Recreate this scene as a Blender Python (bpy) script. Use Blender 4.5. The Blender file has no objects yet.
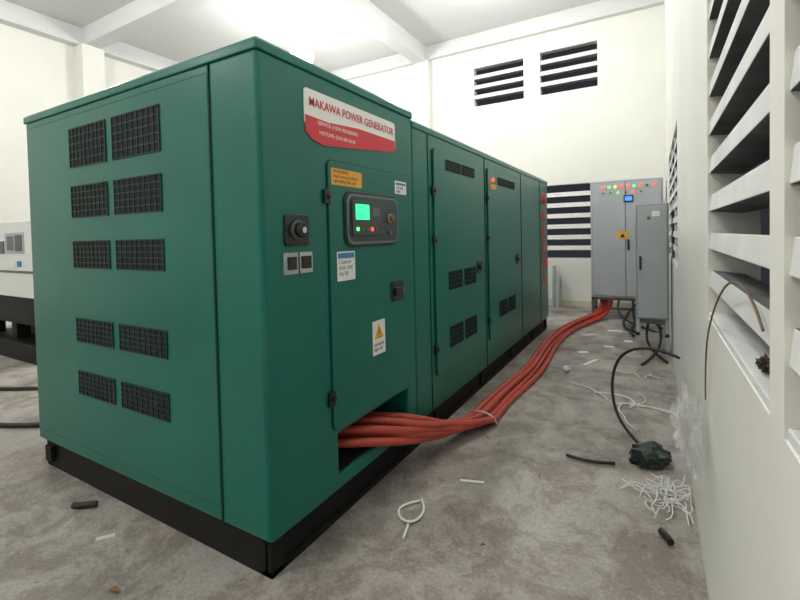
import bpy, bmesh, math, random
from mathutils import Vector, Matrix, noise as mnoise
random.seed(7)
S=bpy.context.scene
S.view_settings.view_transform='Standard'
COL=bpy.context.collection
# ---------------------------------------------------------------- materials
def mat(name,col,rough=.5,metal=0,noise=None,bump=0,nscale=8,emit=None,alpha=None,spec=None,trans=None,coat=0):
    m=bpy.data.materials.new(name); m.use_nodes=True; nt=m.node_tree; b=nt.nodes['Principled BSDF']
    b.inputs['Base Color'].default_value=(*col,1); b.inputs['Roughness'].default_value=rough; b.inputs['Metallic'].default_value=metal
    if coat: b.inputs['Coat Weight'].default_value=coat; b.inputs['Coat Roughness'].default_value=.22
    if spec is not None: b.inputs['Specular IOR Level'].default_value=spec
    if noise or bump:
        tc=nt.nodes.new('ShaderNodeTexCoord'); n=nt.nodes.new('ShaderNodeTexNoise'); n.inputs['Scale'].default_value=nscale; n.inputs['Detail'].default_value=6
        nt.links.new(tc.outputs['Object'],n.inputs['Vector'])
        if noise:
            r=nt.nodes.new('ShaderNodeValToRGB'); r.color_ramp.elements[0].position=.35; r.color_ramp.elements[1].position=.65
            r.color_ramp.elements[0].color=(*noise,1); r.color_ramp.elements[1].color=(*col,1)
            nt.links.new(n.outputs['Fac'],r.inputs['Fac']); nt.links.new(r.outputs['Color'],b.inputs['Base Color'])
        if bump:
            bp=nt.nodes.new('ShaderNodeBump'); bp.inputs['Strength'].default_value=bump; bp.inputs['Distance'].default_value=.01
            nt.links.new(n.outputs['Fac'],bp.inputs['Height']); nt.links.new(bp.outputs['Normal'],b.inputs['Normal'])
    if emit:
        b.inputs['Emission Color'].default_value=(*emit[0],1); b.inputs['Emission Strength'].default_value=emit[1]
    if alpha is not None: b.inputs['Alpha'].default_value=alpha
    if trans is not None: b.inputs['Transmission Weight'].default_value=trans
    return m
GREEN=mat('green_paint',(.0005,.140,.106),.28,noise=(.0005,.122,.093),nscale=2.5,bump=.02,spec=.45)
GREEN2=mat('green_paint_grille',(.001,.020,.018),.5)
BLK=mat('black_steel',(.006,.006,.007),.6,noise=(.010,.010,.009),nscale=10,spec=.25)
SEAM=mat('seam_dark',(.001,.02,.017),.7)
HOLE=mat('vent_void',(.003,.008,.008),.8)
PLAST=mat('black_plastic',(.012,.012,.012),.3)
RUB=mat('rubber_black',(.012,.012,.013),.55)
WHITE=mat('white_label',(.8,.8,.78),.5)
RED=mat('red_label',(.62,.025,.045),.45)
TXT=mat('text_dark',(.12,.02,.03),.6)
YEL=mat('yellow_label',(.75,.38,.03),.5)
BLUE=mat('blue_label',(.05,.2,.45),.5)
GREYL=mat('grey_enclosure',(.41,.44,.46),.4,noise=(.38,.41,.43),nscale=3)
GREYD=mat('grey_dark',(.12,.13,.14),.5)
CHROME=mat('chrome',(.55,.55,.55),.25,metal=1)
LCD=mat('lcd_green',(.02,.4,.1),.3,emit=((.04,.9,.34),1.3))
PANEL=mat('controller_panel',(.03,.055,.055),.35)
CABR=mat('cable_orange_red',(.52,.075,.045),.40,noise=(.41,.055,.035),nscale=6)
STRIPE=mat('red_text',(.75,.03,.03),.5)
LR=mat('led_red',(.8,.03,.02),.4,emit=((1,.05,.03),3)); LG=mat('led_green',(.05,.7,.1),.4,emit=((.1,1,.2),2)); LY=mat('led_amber',(.9,.5,.03),.4,emit=((1,.5,.05),2)); LB=mat('meter_blue',(.02,.1,.9),.4,emit=((.03,.15,1),2.5))
WALLM=mat('white_plaster',(.82,.82,.77),.75,noise=(.79,.79,.735),nscale=1.5,bump=.08)
LOUVM=mat('white_concrete_block',(.78,.79,.78),.8,noise=(.68,.69,.69),nscale=5,bump=.25)
GAPSHADE=mat('cement_gap_shade',(.17,.172,.18),.9,noise=(.10,.10,.105),nscale=7,bump=.4)  # dark grey carries the shade seen between louver slats
CEILM=mat('white_ceiling',(.70,.71,.71),.85,noise=(.67,.68,.68),nscale=1)
LAMPM=mat('lamp_glow',(1,1,1),.5,emit=((1,.99,.97),30))
BROWN=mat('brown_wire',(.16,.10,.05),.6)
NEST=mat('brown_debris',(.10,.065,.05),.9,noise=(.05,.03,.025),nscale=60)
DGREEN=mat('dark_bag',(.010,.022,.018),.35)
WSTR=mat('white_strand',(.75,.75,.73),.6)
LEAF=mat('dry_leaf',(.22,.12,.06),.8)
def floor_mat():
    m=bpy.data.materials.new('dusty_concrete'); m.use_nodes=True; nt=m.node_tree; b=nt.nodes['Principled BSDF']; L=nt.links.new
    tc=nt.nodes.new('ShaderNodeTexCoord')
    def noise(s,d,r=.6,dist=0):
        n=nt.nodes.new('ShaderNodeTexNoise'); n.inputs['Scale'].default_value=s; n.inputs['Detail'].default_value=d; n.inputs['Roughness'].default_value=r; n.inputs['Distortion'].default_value=dist; L(tc.outputs['Object'],n.inputs['Vector']); return n
    def ramp(n,p0,c0,p1,c1):
        r=nt.nodes.new('ShaderNodeValToRGB'); r.color_ramp.elements[0].position=p0; r.color_ramp.elements[1].position=p1
        r.color_ramp.elements[0].color=(*c0,1); r.color_ramp.elements[1].color=(*c1,1); L(n.outputs['Fac'],r.inputs['Fac']); return r
    base=ramp(noise(.8,9,.68,.8),.38,(.28,.252,.228),.60,(.47,.44,.41))
    st=ramp(noise(2.6,10,.8,.4),.43,(.62,.585,.56),.54,(1,1,1))
    fn=ramp(noise(55,6,.8),.38,(.74,.73,.72),.62,(1.08,1.08,1.08))
    sp=ramp(noise(14,3,.5),.66,(1,1,1),.72,(.72,.68,.65))
    def mul(a,c):
        x=nt.nodes.new('ShaderNodeMixRGB'); x.blend_type='MULTIPLY'; x.inputs[0].default_value=1; L(a.outputs[0],x.inputs[1]); L(c.outputs[0],x.inputs[2]); return x
    o=mul(mul(mul(base,st),fn),sp); L(o.outputs[0],b.inputs['Base Color'])
    rr=ramp(noise(2,5),.35,(.38,)*3,.65,(.7,)*3); L(rr.outputs[0],b.inputs['Roughness'])
    bp=nt.nodes.new('ShaderNodeBump'); bp.inputs['Strength'].default_value=.3; bp.inputs['Distance'].default_value=.01
    L(noise(30,6,.7).outputs['Fac'],bp.inputs['Height']); L(bp.outputs['Normal'],b.inputs['Normal'])
    return m
FLOORM=floor_mat()
# ---------------------------------------------------------------- helpers
def empty(name,loc=(0,0,0)):
    o=bpy.data.objects.new(name,None); o.location=loc; o.empty_display_size=.1; COL.objects.link(o); return o
def link(o,parent):
    COL.objects.link(o)
    if parent:
        o.parent=parent; o.matrix_parent_inverse=Matrix.Translation(-parent.location)
    return o
def addbox(bm,a,b,mi=0,M=None,mids=None):
    vs=[]
    for z in (0,1):
        for x,y in ((0,0),(1,0),(1,1),(0,1)):
            p=Vector((b[0] if x else a[0], b[1] if y else a[1], b[2] if z else a[2]))
            if M: p=M@p
            vs.append(bm.verts.new(p))
    for k,f in enumerate(((0,3,2,1),(4,5,6,7),(0,1,5,4),(1,2,6,5),(2,3,7,6),(3,0,4,7))):
        fc=bm.faces.new([vs[i] for i in f]); fc.material_index=mids[k] if mids else mi
def mesh(name,bm,mats,parent=None,bevel=0,smooth=False,seg=2):
    bmesh.ops.recalc_face_normals(bm,faces=bm.faces)
    me=bpy.data.meshes.new(name); bm.to_mesh(me); bm.free()
    for m in (mats if isinstance(mats,(list,tuple)) else [mats]): me.materials.append(m)
    if smooth:
        for p in me.polygons: p.use_smooth=True
    o=bpy.data.objects.new(name,me); link(o,parent)
    if bevel:
        md=o.modifiers.new('bevel','BEVEL'); md.width=bevel; md.segments=seg; md.limit_method='ANGLE'
    return o
def boxes(name,lst,m,parent=None,bevel=0):
    bm=bmesh.new()
    for a,b in lst: addbox(bm,a,b)
    return mesh(name,bm,m,parent,bevel)
def box(name,a,b,m,parent=None,bevel=0): return boxes(name,[(a,b)],m,parent,bevel)
XG=-1.395; YG=1.259
SIDE=Matrix(((0,0,1,XG),(1,0,0,0),(0,1,0,0),(0,0,0,1)))      # u=+Y v=+Z n=+X
def front(y): return Matrix(((1,0,0,0),(0,0,-1,y),(0,1,0,0),(0,0,0,1)))  # u=+X v=+Z n=-Y
END=front(YG)
def rrect(name,P,u0,u1,v0,v1,n0,n1,r,m,parent,seg=5,bevel=0):
    bm=bmesh.new(); pts=[]
    for cx,cy,a0 in ((u1-r,v1-r,0),(u0+r,v1-r,90),(u0+r,v0+r,180),(u1-r,v0+r,270)):
        for i in range(seg+1):
            a=math.radians(a0+90*i/seg); pts.append((cx+r*math.cos(a),cy+r*math.sin(a)))
    lo=[bm.verts.new(P@Vector((x,y,n0))) for x,y in pts]; hi=[bm.verts.new(P@Vector((x,y,n1))) for x,y in pts]
    bm.faces.new(hi); bm.faces.new(lo[::-1]); n=len(pts)
    for i in range(n): bm.faces.new((lo[i],lo[(i+1)%n],hi[(i+1)%n],hi[i]))
    return mesh(name,bm,m,parent,bevel)
def pbox(name,P,u0,u1,v0,v1,n0,n1,m,parent,bevel=0):
    bm=bmesh.new(); addbox(bm,(u0,v0,n0),(u1,v1,n1),0,P); return mesh(name,bm,m,parent,bevel)
def vent(name,P,u0,u1,v0,v1,nu,nv,n,parent,t=.006):
    bm=bmesh.new(); addbox(bm,(u0,v0,n),(u1,v1,n+.0015),1,P)
    for i in range(nu+1):
        u=u0+(u1-u0)*i/nu; addbox(bm,(u-t/2,v0,n+.0015),(u+t/2,v1,n+.006),0,P)
    for j in range(nv+1):
        v=v0+(v1-v0)*j/nv; addbox(bm,(u0,v-t/2,n+.0015),(u1,v+t/2,n+.0055),0,P)
    return mesh(name,bm,[GREEN2,HOLE],parent)
def disc(name,P,u,v,n0,n1,r,m,parent,seg=24,r2=None,bevel=0):
    bm=bmesh.new(); bmesh.ops.create_cone(bm,cap_ends=True,segments=seg,radius1=r,radius2=r if r2 is None else r2,depth=n1-n0)
    bmesh.ops.transform(bm,matrix=P@Matrix.Translation((u,v,(n0+n1)/2)),verts=bm.verts)
    return mesh(name,bm,m,parent,bevel)
def text(name,body,P,u,v,n,size,m,parent,sx=1,align='LEFT',spacing=1,line=1,bold=0):
    c=bpy.data.curves.new(name,'FONT'); c.body=body; c.size=size; c.align_x=align; c.space_line=line; c.offset=bold; c.materials.append(m); c.extrude=.0005
    o=bpy.data.objects.new(name,c); link(o,parent)
    o.matrix_parent_inverse=Matrix.Identity(4)
    M=P@Matrix.Translation((u,v,n))@Matrix.Diagonal((sx,1,1,1))
    pl=parent.location if parent else Vector((0,0,0))
    o.matrix_basis=Matrix.Translation(-pl)@M
    return o
def tube(name,paths,r,m,parent=None,res=8):
    c=bpy.data.curves.new(name,'CURVE'); c.dimensions='3D'; c.bevel_depth=r; c.bevel_resolution=3; c.resolution_u=res; c.use_fill_caps=True
    for pts in paths:
        s=c.splines.new('NURBS'); s.points.add(len(pts)-1); s.order_u=4; s.use_endpoint_u=True
        for i,p in enumerate(pts): s.points[i].co=(*p,1)
    c.materials.append(m)
    o=bpy.data.objects.new(name,c); COL.objects.link(o)
    dg=bpy.context.evaluated_depsgraph_get(); me=bpy.data.meshes.new_from_object(o.evaluated_get(dg))
    bpy.data.objects.remove(o); me.name=name
    for p in me.polygons: p.use_smooth=True
    if not me.materials: me.materials.append(m)
    o=bpy.data.objects.new(name,me); link(o,parent); return o
# ---------------------------------------------------------------- camera
cam=bpy.data.cameras.new('camera'); co=bpy.data.objects.new('camera',cam); COL.objects.link(co)
R=Matrix.Rotation(math.radians(29.73),4,'Z')@Matrix.Rotation(math.radians(88.5),4,'X')@Matrix.Rotation(-math.radians(1.25),4,'Z')
co.matrix_world=Matrix.Translation((0,0,1.46))@R
cam.sensor_width=36; cam.lens=436/800*36; cam.shift_x=-5/800; cam.shift_y=-53/800; cam.clip_start=.02
S.camera=co
# ---------------------------------------------------------------- room
XR=.18; XL=-10; YB=9.0; YF=-4; H=5.7; T=.16
box('floor',(XL-T,YF-T,-.1),(XR+T,YB+T,0),FLOORM)
box('ceiling',(XL-T,YF-T,H),(XR+T,YB+T,H+.12),CEILM)
def wall_openings(name,P,u0,u1,h,ops):
    bm=bmesh.new(); us=sorted(set([u0,u1]+[o[0] for o in ops]+[o[1] for o in ops]))
    for a,b in zip(us,us[1:]):
        mid=(a+b)/2; hs=sorted([(o[2],o[3]) for o in ops if o[0]<mid<o[1]]); z=0
        for lo,hi in hs:
            addbox(bm,(a,z,-T),(b,lo,0),0,P); z=hi
        addbox(bm,(a,z,-T),(b,h,0),0,P)
    bmesh.ops.remove_doubles(bm,verts=bm.verts,dist=1e-5)
    return mesh(name,bm,WALLM)
WR=Matrix(((0,0,-1,XR),(1,0,0,0),(0,1,0,0),(0,0,0,1)))   # u=Y v=Z n=-X (inward)
WB=Matrix(((1,0,0,0),(0,0,-1,YB),(0,1,0,0),(0,0,0,1)))   # n=-Y inward
WL=Matrix(((0,0,1,XL),(1,0,0,0),(0,1,0,0),(0,0,0,1)))
right_ops=[(-2.3,-1.3,1.12,2.42),(-1.2,-.2,1.12,2.42),(-.1,.90,1.12,2.42),(1.0,2.03,1.12,2.42),(4.5,6.9,1.12,2.42)]
back_ops=[(-3.34,-2.28,4.18,5.02),(-1.95,-.90,4.18,5.05),(-3.2,.02,.93,2.40)]
wall_openings('wall_right',WR,YF-T,YB+T,H,right_ops)
wall_openings('wall_back',WB,XL-T,XR,H,back_ops)
wall_openings('wall_left',WL,YF-T,YB+T,H,[])
box('wall_front',(XL,YF-T,0),(XR,YF,H),WALLM)
def louver(name,P,u0,u1,v0,v1,pitch,th=.055,tilt=28,w=.06,mull=None,mw=.03):
    # slats: painted inner edge, gap shade put into the dark grey of top / underside / outer face
    bm=bmesh.new(); n=round((v1-v0)/pitch); p=(v1-v0)/n
    for i in range(n+1):
        v=v0+i*p
        if i in (0,n): addbox(bm,(u0+.001,v-.012,-T+.01),(u1-.001,v+.02 if i==0 else v,-.004),0,P); continue
        M=P@Matrix.Translation((0,v,-w-.008))@Matrix.Rotation(math.radians(-tilt),4,'X')
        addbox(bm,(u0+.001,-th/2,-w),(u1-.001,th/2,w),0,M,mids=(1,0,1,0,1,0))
    if mull:
        for u in mull: addbox(bm,(u-mw,v0,-T+.01),(u+mw,v1,-.01),0,P)
    return mesh(name,bm,[LOUVM,GAPSHADE],bevel=.003)
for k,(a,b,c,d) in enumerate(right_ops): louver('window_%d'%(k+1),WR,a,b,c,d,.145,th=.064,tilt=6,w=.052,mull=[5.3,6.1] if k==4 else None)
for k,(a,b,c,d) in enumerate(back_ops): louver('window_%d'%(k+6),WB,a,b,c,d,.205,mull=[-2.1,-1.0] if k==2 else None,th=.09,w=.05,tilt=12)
bm=bmesh.new()
addbox(bm,(-4.72,YF,5.36),(-4.42,YB,H)); 
for y in (-.2,4.45): addbox(bm,(XL,y,5.36),(XR,y+.3,H))
addbox(bm,(XL,YB-.12,5.40),(XR,YB,H)); addbox(bm,(XL,YF,5.36),(XL+.22,YB,H))
mesh('ceiling_beam',bm,CEILM,bevel=.008)
box('concrete_column',(-4.72,YB-.13,0),(-4.38,YB,5.4),WALLM)
box('concrete_column.001',(XL,4.40,0),(XL+.32,4.80,5.36),WALLM)
box('baseboard_back',(XL+.01,YB-.012,0),(XR,YB,.12),mat('skirt_cream',(.62,.58,.45),.7))
# ---------------------------------------------------------------- lights
def lamp(name,x,y,z,power,br=.10):
    g=empty(name,(x,y,z)); bm=bmesh.new()
    prof=[(.03,.10),(.06,.09),(.08,.05),(.13,.02),(.14,.0)]
    rings=[[bm.verts.new((x+r*math.cos(a*math.pi/12),y+r*math.sin(a*math.pi/12),z+h)) for a in range(24)] for r,h in prof]
    for A,B in zip(rings,rings[1:]):
        for i in range(24): bm.faces.new((A[i],A[(i+1)%24],B[(i+1)%24],B[i]))
    mesh('shade',bm,WHITE,g,smooth=True)
    box('stem',(x-.012,y-.012,z+.08),(x+.012,y+.012,H),WHITE,g)
    bm=bmesh.new(); bmesh.ops.create_uvsphere(bm,u_segments=20,v_segments=12,radius=br); bmesh.ops.translate(bm,vec=(x,y,z-br*.6),verts=bm.verts)
    mesh('bulb',bm,LAMPM,g,smooth=True)
    l=bpy.data.lights.new(name+'_light','POINT'); l.energy=power; l.shadow_soft_size=.12; l.color=(1,.98,.94)
    o=bpy.data.objects.new('light',l); o.location=(0,0,-br*1.6-.15); COL.objects.link(o); o.parent=g
lamp('ceiling_lamp',-5.75,6.3,5.02,175,.22)
lamp('ceiling_lamp',-2.2,6.6,5.34,120)
lamp('ceiling_lamp',-1.6,2.2,5.34,140)
lamp('ceiling_lamp',-7.0,1.9,5.34,120)
lamp('ceiling_lamp',-2.4,-2.2,5.34,135)
lamp('ceiling_lamp',-7.0,-2.2,5.34,80)
w=bpy.data.worlds.new('night'); S.world=w; w.use_nodes=True
w.node_tree.nodes['Background'].inputs[0].default_value=(.05,.055,.065,1); w.node_tree.nodes['Background'].inputs[1].default_value=.5
# ---------------------------------------------------------------- generator
G=empty('diesel_generator',(-2.45,4,0))
XW=-3.53; YE=6.82; Y1=2.56
bm=bmesh.new(); addbox(bm,(XW,YG,.18),(XG,Y1,2.24)); body=mesh('canopy_front',bm,GREEN,G)
bm=bmesh.new(); addbox(bm,(XG-.55,1.73,.25),(XG+.1,2.44,.46)); cut=mesh('cut',bm,HOLE)
md=body.modifiers.new('b','BOOLEAN'); md.object=cut; md.operation='DIFFERENCE'; md.solver='EXACT'
dg=bpy.context.evaluated_depsgraph_get(); me=bpy.data.meshes.new_from_object(body.evaluated_get(dg)); body.modifiers.clear(); body.data=me; bpy.data.objects.remove(cut)
md=body.modifiers.new('bevel','BEVEL'); md.width=.018; md.segments=3; md.limit_method='ANGLE'
box('cable_bay_floor',(XG-.54,1.74,.251),(XG-.02,2.43,.256),BLK,G)
box('cable_bay_back',(XG-.548,1.74,.256),(XG-.54,2.43,.455),BLK,G)
box('canopy_rear',(XW,Y1+.012,.18),(XG-.004,YE,2.19),GREEN,G,.012)
box('canopy_joint',(XW+.02,Y1-.01,.2),(XG-.015,Y1+.03,2.2),SEAM,G)
def roof(name,x0,x1,y0,y1,z0,z1,ch):
    bm=bmesh.new()
    prof=[(0,z0),(0,z1-ch),(ch*1.3,z1)]
    rings=[[bm.verts.new(v) for v in ((x0+d,y0+d,z),(x1-d,y0+d,z),(x1-d,y1-d,z),(x0+d,y1-d,z))] for d,z in prof]
    for A,B in zip(rings,rings[1:]):
        for i in range(4): bm.faces.new((A[i],A[(i+1)%4],B[(i+1)%4],B[i]))
    bm.faces.new(rings[-1]); bm.faces.new(rings[0][::-1])
    return mesh(name,bm,GREEN,G,.006)
roof('roof_front',XW-.008,XG+.008,YG-.008,Y1+.004,2.232,2.295,.022)
roof('roof_rear',XW-.004,XG+.004,Y1+.008,YE+.008,2.182,2.245,.022)
sk=[]
for x in (XW+.03,XG-.09):
    sk+=[((x,YG+.03,.15),(x+.06,YE-.02,.18)),((x+.02,YG+.03,.02),(x+.04,YE-.02,.15)),((x,YG+.03,0),(x+.06,YE-.02,.03))]
for y in (YG+.03,2.9,3.9,4.9,5.9,YE-.09): sk.append(((XW+.03,y,.0),(XG-.03,y+.07,.178)))
sk.append(((XW+.06,YG+.06,.15),(XG-.06,YE-.04,.179)))
boxes('base_skid',sk,BLK,G,.004)
box('fuel_tank',(XW+.25,2.2,.03),(XG-.35,6.2,.149),BLK,G,.01)
boxes('lifting_lug',[((XW+.08,YG,.05),(XW+.16,YG+.03,.15))],BLK,G,.004)
def seamrect(name,P,u0,u1,v0,v1,n=.0012,t=.006,r=.02):
    rrect(name,P,u0-t,u1+t,v0-t,v1+t,-.002,n,r+t,SEAM,G)
seamrect('end_panel_gap',END,XW+.05,-1.70,.26,2.19)
rrect('end_panel',END,XW+.05,-1.70,.26,2.19,-.002,.005,.012,GREEN,G)
pbox('end_seam',END,-1.696,-1.688,.19,2.23,-.001,.0062,SEAM,G)
k=0
for z0,z1 in ((1.895,2.115),(1.605,1.785),(1.315,1.468),(.885,1.02),(.575,.71)):
    for u0,u1 in ((-2.94,-2.55),(-2.48,-2.06)):
        k+=1; vent('end_vent_%d'%k,END,u0,u1,z0,z1,9,5,.005,G)
def door(name,y0,y1,z0,z1):
    seamrect(name+'_gap',SIDE,y0,y1,z0,z1,.0012,.006,.03); return rrect(name,SIDE,y0,y1,z0,z1,-.002,.012,.028,GREEN,G,bevel=.003)
door('control_door',1.68,2.50,.49,1.84)
door('service_door',2.87,3.93,.42,2.09)
door('service_door_rear',4.06,5.22,.42,2.09)
for i,y in enumerate((2.80,3.995,5.30,6.30)): pbox('side_seam_%d'%i,SIDE,y-.003,y+.003,.19,2.18,-.005,.001,SEAM,G)
def hinge(y,z): 
    pbox('hinge',SIDE,y-.035,y+.012,z-.035,z+.035,.001,.018,PLAST,G,.004); disc('hinge_pin',SIDE,y-.005,z,.012,.026,.012,PLAST,G,10)
for y,zz in ((1.68,(1.66,.66)),(2.875,(1.78,1.42,.62)),(4.065,(1.80,1.42,.62))):
    for z in zz: hinge(y,z)
def latch(y,z,s=1):
    rrect('latch_plate',SIDE,y-.06*s,y+.06*s,z-.055*s,z+.055*s,.012,.022,.012,PLAST,G,bevel=.003)
    rrect('latch_paddle',SIDE,y-.045*s,y+.03*s,z-.022*s,z+.022*s,.022,.040,.010,PLAST,G,bevel=.004)
    disc('latch_lock',SIDE,y+.042*s,z,.022,.030,.010,CHROME,G,12)
latch(2.31,1.12,1.15); latch(3.79,1.16); latch(5.06,1.16)
for i,(a,b,c,d) in enumerate(((3.08,3.36,1.955,2.035),(3.40,3.68,1.955,2.035),(4.36,4.64,1.955,2.035),(4.68,4.96,1.955,2.035),
    (3.10,3.36,1.03,1.17),(3.42,3.68,1.03,1.17),(3.10,3.36,.58,.74),(3.42,3.68,.58,.74),(4.36,4.62,.60,.76),(4.68,4.94,.60,.76))):
    vent('side_vent_%d'%i,SIDE,a,b,c,d,8,4,.012,G,.005)
rrect('window_frame',SIDE,1.79,2.33,1.405,1.700,.012,.022,.06,PLAST,G,bevel=.004)
rrect('window_rim',SIDE,1.804,2.316,1.419,1.686,.022,.028,.052,mat('rim_grey',(.13,.16,.16),.3),G,bevel=.002)
rrect('controller_face',SIDE,1.818,2.302,1.433,1.672,.028,.030,.045,PANEL,G)
rrect('controller',SIDE,1.835,2.12,1.465,1.65,.030,.040,.012,mat('ctrl_grey',(.045,.06,.06),.4),G,bevel=.003)
rrect('lcd',SIDE,1.86,1.985,1.55,1.632,.040,.042,.004,LCD,G)
for i in range(5): rrect('key_%d'%i,SIDE,1.865+i*.045,1.886+i*.045,1.49,1.510,.040,.044,.005,[LG,GREYD,GREYD,LR,GREYD][i],G)
rrect('panel_text',SIDE,2.02,2.09,1.57,1.62,.040,.041,.004,GREYD,G)
disc('estop_base',SIDE,2.22,1.565,.030,.034,.026,YEL,G); disc('estop_knob',SIDE,2.22,1.565,.034,.055,.020,GREYD,G,bevel=.004)
disc('key_switch',SIDE,2.20,1.48,.030,.046,.016,GREYD,G)
rrect('stop_plate',SIDE,1.385,1.535,1.425,1.565,.0,.010,.012,PLAST,G,bevel=.003)
disc('stop_ring',SIDE,1.46,1.495,.010,.022,.044,GREYD,G,bevel=.003); disc('stop_button',SIDE,1.46,1.495,.022,.045,.036,PLAST,G,bevel=.006); disc('stop_cap',SIDE,1.46,1.495,.045,.052,.014,CHROME,G)
for i,y in enumerate((1.375,1.47)):
    rrect('switch_plate_%d'%i,SIDE,y,y+.085,1.30,1.395,0,.008,.006,CHROME if i else GREYL,G); rrect('switch_%d'%i,SIDE,y+.018,y+.067,1.32,1.377,.008,.018,.004,PLAST,G)
rrect('warning_label',SIDE,1.70,1.96,1.722,1.805,.012,.0135,.008,YEL,G)
text('warning_text','WARNING\nread manual before\noperating this unit',SIDE,1.715,1.782,.0137,.026,TXT,G,1,line=.9)
rrect('side_label',SIDE,2.31,2.45,1.72,1.80,.012,.0135,.004,WHITE,G); pbox('side_label_band',SIDE,2.32,2.44,1.775,1.79,.0135,.014,BLUE,G)
text('side_label_text','3 PHASE\n400V',SIDE,2.325,1.75,.0137,.024,TXT,G)
rrect('spec_label',SIDE,1.73,1.88,1.235,1.385,.012,.0135,.004,WHITE,G); pbox('spec_label_band',SIDE,1.737,1.873,1.35,1.378,.0135,.0142,BLUE,G)
text('spec_text','Control\nkVA  kW\nHz 50',SIDE,1.745,1.322,.0137,.03,GREYD,G)
rrect('danger_label',SIDE,2.03,2.16,.78,.975,.012,.0135,.004,WHITE,G)
def tri(name,P,u,v,n,s,m,parent):
    bm=bmesh.new(); f=[bm.verts.new(P@Vector((u+s*math.sin(a),v+s*math.cos(a),n))) for a in (0,-2.094,2.094)]; bm.faces.new(f)
    r=bmesh.ops.extrude_face_region(bm,geom=bm.faces[:]); nv=[e for e in r['geom'] if isinstance(e,bmesh.types.BMVert)]
    d=(P.to_3x3()@Vector((0,0,1)))*.0012; bmesh.ops.translate(bm,vec=d,verts=nv); return mesh(name,bm,m,parent)
tri('danger_triangle',SIDE,2.095,.90,.0137,.055,YEL,G); text('danger_mark','!',SIDE,2.087,.875,.0152,.07,PLAST,G); text('danger_text','DANGER\nhigh volt',SIDE,2.042,.83,.0137,.026,TXT,G)
rrect('sign_white',SIDE,1.53,2.34,1.985,2.155,.001,.004,.02,WHITE,G)
bm=bmesh.new(); P=SIDE
pl=[(1.535,2.03),(1.535,1.955),(1.58,1.922),(1.66,1.905),(2.30,1.972),(2.335,1.99),(2.335,2.045),(1.95,2.045),(1.70,2.025)]
lo=[bm.verts.new(P@Vector((a,b,.001))) for a,b in pl]; hi=[bm.verts.new(P@Vector((a,b,.0055))) for a,b in pl]; bm.faces.new(hi); bm.faces.new(lo[::-1])
for i in range(len(pl)): bm.faces.new((lo[i],lo[(i+1)%len(pl)],hi[(i+1)%len(pl)],hi[i]))
mesh('sign_red',bm,RED,G)
text('sign_title','MAKAWA POWER GENERATOR',SIDE,1.56,2.078,.006,.058,RED,G,.91,bold=.0004)
text('sign_line_1','SERVICE: (+234) 000 0000000',SIDE,1.62,2.0,.006,.026,WHITE,G)
text('sign_line_2','HOTLINE: (234) 000 00 00',SIDE,1.63,1.955,.006,.026,WHITE,G)
for i,ch in enumerate('MAKAWA'):
    text('vertical_letter_%d'%i,ch,SIDE,6.40,1.86-.235*i,.002,.26,STRIPE,G,1.5,bold=.006)
rrect('orange_label',SIDE,4.14,4.3,1.90,1.95,.012,.0135,.004,YEL,G)
disc('status_lamp',SIDE,4.18,1.99,.012,.03,.018,LR,G)
# ---------------------------------------------------------------- red power cables
pc=[]
lay=[(0,0),(1,0),(2,0),(3,0),(.5,1),(1.5,1)]
for i,(lx,lz) in enumerate(lay):
    j=random.uniform(-.02,.02); j2=random.uniform(-.02,.02); y0=1.83+lx*.14; s=.052
    z=.027+lz*.046; o=lx*s
    pc.append([(XG-.45,y0-.05,.32+lz*.05),(XG-.2,y0,.31+lz*.05),(XG+.03,y0+.12,.335+lz*.045),(XG+.09+.03*lx,y0+.40,.22-.02*lx+lz*.045),(-1.23+o*1.2,2.80+.12*lx,.06+lz*.045),(-1.22+o+j,3.2,z),
      (-1.22+o+j,3.75,z),(-1.18+o-j,4.4,z),(-1.20+o+j2,5.1,z),(-1.25+o,5.8,z),(-1.22+o-j2,6.5,z),(-1.12+o,7.1,z),(-.96+o,7.6,z+.01),(-.83+o,7.95,z+.05),(-.78+o,8.08,.22),(-.78+o,8.10,.345)])
PB=tube('power_cable_bundle',pc,.0245,CABR)
tube('cable_tie',[[(-1.24,3.12,.02),(-1.245,3.12,.08),(-1.20,3.12,.115),(-1.10,3.13,.110),(-1.04,3.14,.07),(-1.035,3.14,.03)]],.005,WSTR,PB)
# ---------------------------------------------------------------- cabinets
K=empty('electrical_cabinet',(-.4,8.15,0)); KF=front(7.9)
box('enclosure',(-.92,7.9,.36),(.13,8.4,2.28),GREYL,K,.008)
boxes('leg_frame',[((-.92,7.92,0),(-.87,7.97,.36)),((.08,7.92,0),(.13,7.97,.36)),((-.92,8.33,0),(-.87,8.38,.36)),((.08,8.33,0),(.13,8.38,.36)),((-.92,7.92,.32),(.13,7.97,.359)),((-.92,8.33,.1),(.13,8.36,.13))],GREYD,K)
pbox('door_gap',KF,-.895,.105,.39,2.255,-.001,.001,GREYD,K); 
rrect('door_left',KF,-.89,-.40,.395,2.25,0,.018,.01,GREYL,K,bevel=.003); rrect('door_right',KF,-.39,.10,.395,2.25,0,.018,.01,GREYL,K,bevel=.003)
for i in range(9):
    disc('pilot_%d'%i,KF,-.72+i*.09,2.175,.018,.035,.020,[LR,LG,LY,LR,LR,LG,LR,GREYD,LR][i],K,14)
for i in range(6): disc('button_%d'%i,KF,-.72+i*.11,2.08,.018,.035,.016,[GREYD,GREYD,LG,GREYD,LR,GREYD][i],K,14)
rrect('meter',KF,-.42,-.28,1.92,2.03,.018,.03,.01,PLAST,K); rrect('meter_screen',KF,-.40,-.30,1.945,2.01,.03,.033,.005,LB,K)
rrect('warning_plate',KF,-.52,-.36,1.33,1.45,.018,.02,.005,YEL,K); tri('warning_tri',KF,-.44,1.378,.0205,.045,PLAST,K)
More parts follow.
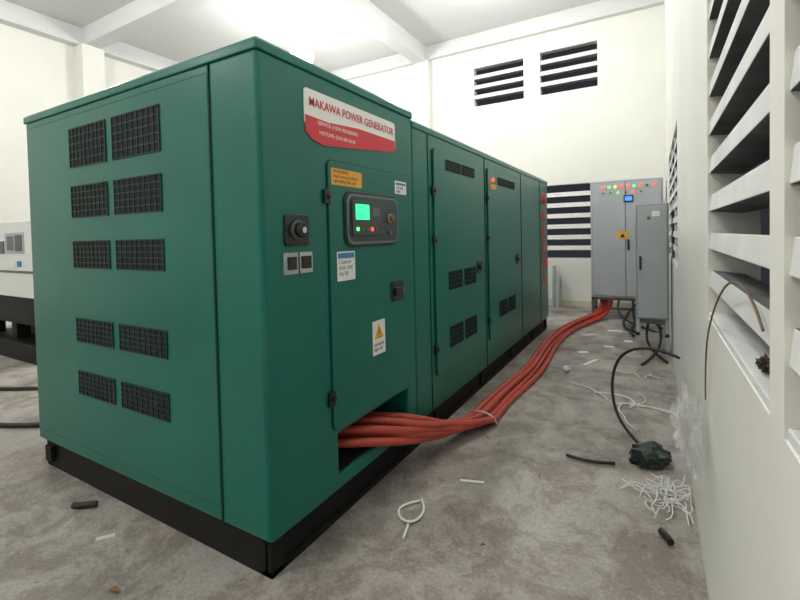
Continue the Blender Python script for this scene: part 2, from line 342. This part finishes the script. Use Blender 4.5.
rrect('handle',KF,-.37,-.34,1.15,1.32,.018,.04,.01,PLAST,K)
K2=empty('electrical_cabinet',(0,6,0)); KF2=front(5.8)
box('enclosure',(-.19,5.8,.42),(.15,6.25,1.77),GREYL,K2,.008)
box('gland_plate',(-.16,5.84,.36),(.13,6.2,.42),GREYD,K2)
boxes('leg_frame',[((-.19,5.81,0),(-.15,5.85,.42)),((.11,5.81,0),(.15,5.85,.42)),((-.19,6.2,0),(-.15,6.24,.42)),((.11,6.2,0),(.15,6.24,.42)),((-.19,5.81,.22),(.15,5.85,.26)),((-.23,5.79,0),(-.12,5.88,.012))],GREYL,K2)
pbox('door_gap',KF2,-.178,.138,.435,1.755,-.001,.001,GREYD,K2); rrect('door_front',KF2,-.172,.132,.44,1.75,0,.016,.008,GREYL,K2,bevel=.003)
rrect('handle',KF2,-.15,-.125,1.0,1.16,.016,.036,.008,PLAST,K2)
disc('lock',KF2,-.05,1.6,.016,.024,.02,GREYD,K2); rrect('small_label',KF2,-.02,.06,1.62,1.68,.016,.0175,.003,WHITE,K2)
tube('gland_cables',[[(-.05,5.95,.40),(-.10,5.75,.25),(-.05,5.65,.10),(.05,5.7,.02),(.12,5.5,.015)],[(.02,5.95,.40),(.08,5.75,.3),(.06,5.65,.10),(-.05,5.5,.02),(-.12,5.3,.015)]],.014,RUB,K2)
tube('control_cables',[
 [(.0,7.88,.9),(-.12,7.7,.86),(-.2,7.6,.6),(-.15,7.6,.3),(0,7.7,.1),(.1,7.6,.03)],
 [(.05,7.88,.8),(-.1,7.6,.75),(-.16,7.45,.4),(-.05,7.4,.1),(.1,7.3,.03)],
 [(-.5,7.95,.34),(-.55,7.75,.15),(-.35,7.5,.03),(-.1,7.3,.02),(.05,7.0,.02)],
 [(-.3,7.95,.34),(-.3,7.7,.12),(-.2,7.3,.02),(-.35,7.0,.02),(-.25,6.7,.02)],
 [(-.2,7.95,.34),(-.35,7.6,.2),(-.45,7.3,.05),(-.35,7.0,.02),(-.1,6.9,.02)]],.018,RUB,K)
# ---------------------------------------------------------------- far-left second generator
G2=empty('diesel_generator',(-7.3,3.2,0)); P2=front(2.3)
PALE=mat('pale_panel',(.74,.77,.75),.45)
boxes('base_skid',[((-8.3,2.3,0),(-6.4,5.4,.22)),((-8.3,2.34,.45),(-6.4,2.6,.66)),((-8.2,2.4,.16),(-8.05,2.55,.5)),((-6.6,2.4,.16),(-6.45,2.55,.5)),((-7.4,2.4,.16),(-7.25,2.55,.5))],BLK,G2,.008)
box('engine_block',(-8.0,2.62,.16),(-6.45,5.1,1.15),mat('engine_dark',(.012,.012,.014),.6),G2,.05)
box('radiator_cowl',(-8.15,4.9,.16),(-6.5,5.3,1.5),BLK,G2,.02)
box('control_box',(-7.95,2.3,.80),(-6.42,2.75,1.74),PALE,G2,.012)
box('control_base',(-7.8,2.33,.62),(-6.5,2.72,.80),BLK,G2)
box('control_box_band',(-7.951,2.292,1.10),(-6.419,2.76,1.13),GREYD,G2)
for i,(a,b,c,d,m) in enumerate(((-7.16,-6.62,1.34,1.60,GREYL),(-7.10,-6.9,1.38,1.56,GREYD),(-6.86,-6.66,1.37,1.57,PANEL),(-7.5,-7.2,1.34,1.5,GREYD),(-6.98,-6.86,1.18,1.26,WHITE),(-6.80,-6.72,1.18,1.25,BLUE))):
    rrect('panel_item_%d'%i,P2,a,b,c,d,0,.008+.002*i,.01,m,G2)
# ---------------------------------------------------------------- floor clutter
tube('black_hose',[[(-5.9,1.62,.02),(-5.4,1.85,.02),(-4.8,2.3,.02),(-4.3,2.2,.02),(-4.05,1.9,.02),(-4.1,1.6,.02),(-4.35,1.45,.02),(-4.6,1.35,.02)]],.018,RUB)
tube('cable_offcut',[[(-.50,2.93,.015),(-.36,2.88,.02),(-.22,2.96,.015)]],.010,RUB)
tube('cable_offcut',[[(-2.78,1.13,.018),(-2.73,1.15,.018),(-2.68,1.20,.018)]],.016,RUB)
tube('cable_offcut',[[(.02,2.38,.018),(.045,2.35,.018),(.06,2.31,.018)]],.016,RUB)
tube('cable_tie_loop',[[(-1.12,2.06,.01),(-1.20,1.98,.012),(-1.17,1.90,.01),(-1.09,1.86,.014),(-1.04,1.92,.01),(-1.06,2.02,.012),(-1.12,2.08,.01)],[(-1.08,1.86,.01),(-1.06,1.80,.01),(-1.05,1.76,.012)]],.0065,WSTR)
tube('rubber_cable',[[(.14,3.30,.63),(.05,3.35,.66),(-.10,3.42,.66),(-.24,3.48,.55),(-.28,3.45,.35),(-.24,3.35,.15),(-.14,3.3,.06),(-.10,3.28,.03)]],.010,RUB)
def strands(name,cx,cy,n,spread,length,r,m,h=.03):
    ps=[]
    for i in range(n):
        x=cx+random.uniform(-spread,spread); y=cy+random.uniform(-spread,spread)*1.3; a=random.uniform(0,6.28); pts=[]
        for k in range(6):
            pts.append((min(x,XR-.02),y,r+random.random()*h)); a+=random.uniform(-.9,.9); x+=math.cos(a)*length/5; y+=math.sin(a)*length/5
        ps.append(pts)
    return tube(name,ps,r,m)
strands('plastic_strip_tangle',.05,2.70,34,.07,.20,.003,WSTR,.07)
strands('plastic_strip_tangle',-.30,4.05,6,.14,.55,.0045,WSTR,.02)
strands('plastic_strip_tangle',-.1,4.95,4,.12,.25,.004,WSTR,.02)
def crumple(name,c,s,m,sub=3,amt=.35,seed=1,f=2.5,xmax=XR-.006,zmin=.002,smooth=False):
    bm=bmesh.new(); bmesh.ops.create_icosphere(bm,subdivisions=sub,radius=1); off=Vector((seed*7.3,seed*1.7,seed*3.1))
    for v in bm.verts:
        k=1+amt*mnoise.turbulence(v.co*f+off,3,True)*1.5-amt; v.co=Vector((v.co.x*s[0]*k,v.co.y*s[1]*k,v.co.z*s[2]*k))+Vector(c)
        v.co.z=max(v.co.z,zmin); v.co.x=min(v.co.x,xmax)
    return mesh(name,bm,m,smooth=smooth)
crumple('garbage_bag',(-.03,3.10,.04),(.13,.13,.075),DGREEN,3,.35,3,f=1.5)
CLR=mat('clear_plastic',(.88,.90,.92),.12,alpha=.2,spec=1)
crumple('clear_plastic_bag',(.11,2.02,.68),(.055,.15,.17),CLR,4,.8,5,2.2)
crumple('crumpled_paper',(-.80,4.75,.04),(.04,.06,.03),WSTR,3,.6,6)
bm=bmesh.new()
for (x,y,l,wd,a) in ((-.94,2.38,.14,.014,.3),(-.62,5.2,.3,.04,1.2),(-.75,5.6,.12,.08,.5),(-.5,6.0,.12,.06,.2),(-.8,6.6,.2,.05,.9),(-.3,6.4,.1,.08,.3),(-2.36,1.09,.08,.02,.9),(-.5,7.0,.2,.1,.3)):
    M=Matrix.Translation((x,y,.004))@Matrix.Rotation(a,4,'Z'); addbox(bm,(-l/2,-wd/2,-.003),(l/2,wd/2,.003),0,M)
mesh('packing_scraps',bm,WSTR)
bm=bmesh.new()
for (x,y,s,a) in ((-1.96,.93,.035,.3),(-.7,1.9,.015,.5),(-.6,2.6,.015,2)):
    M=Matrix.Translation((x,y,.006))@Matrix.Rotation(a,4,'Z'); v=[bm.verts.new(M@Vector(p)) for p in ((-s,0,0),(-s*.3,-s*.4,.01),(s,0,.004),(-s*.2,s*.45,.012))]; bm.faces.new((v[0],v[1],v[2])); bm.faces.new((v[0],v[2],v[3]))
mesh('dry_leaves',bm,LEAF)
tube('dangling_wire',[[(.174,1.02,1.27),(.17,1.1,1.33),(.165,1.3,1.35),(.165,1.55,1.27),(.165,1.8,1.15),(.165,1.98,1.0),(.17,2.02,.80)]],.0028,BROWN)
crumple('debris_clump',(.215,1.22,1.158),(.022,.045,.017),NEST,4,.6,9,xmax=1,zmin=1.142)
tube('pvc_pipe',[[(-1.72,8.85,.0),(-1.72,8.9,.4),(-1.72,8.94,.8)],[(-1.62,8.83,.0),(-1.62,8.88,.3),(-1.62,8.93,.6)]],.035,GREYL)
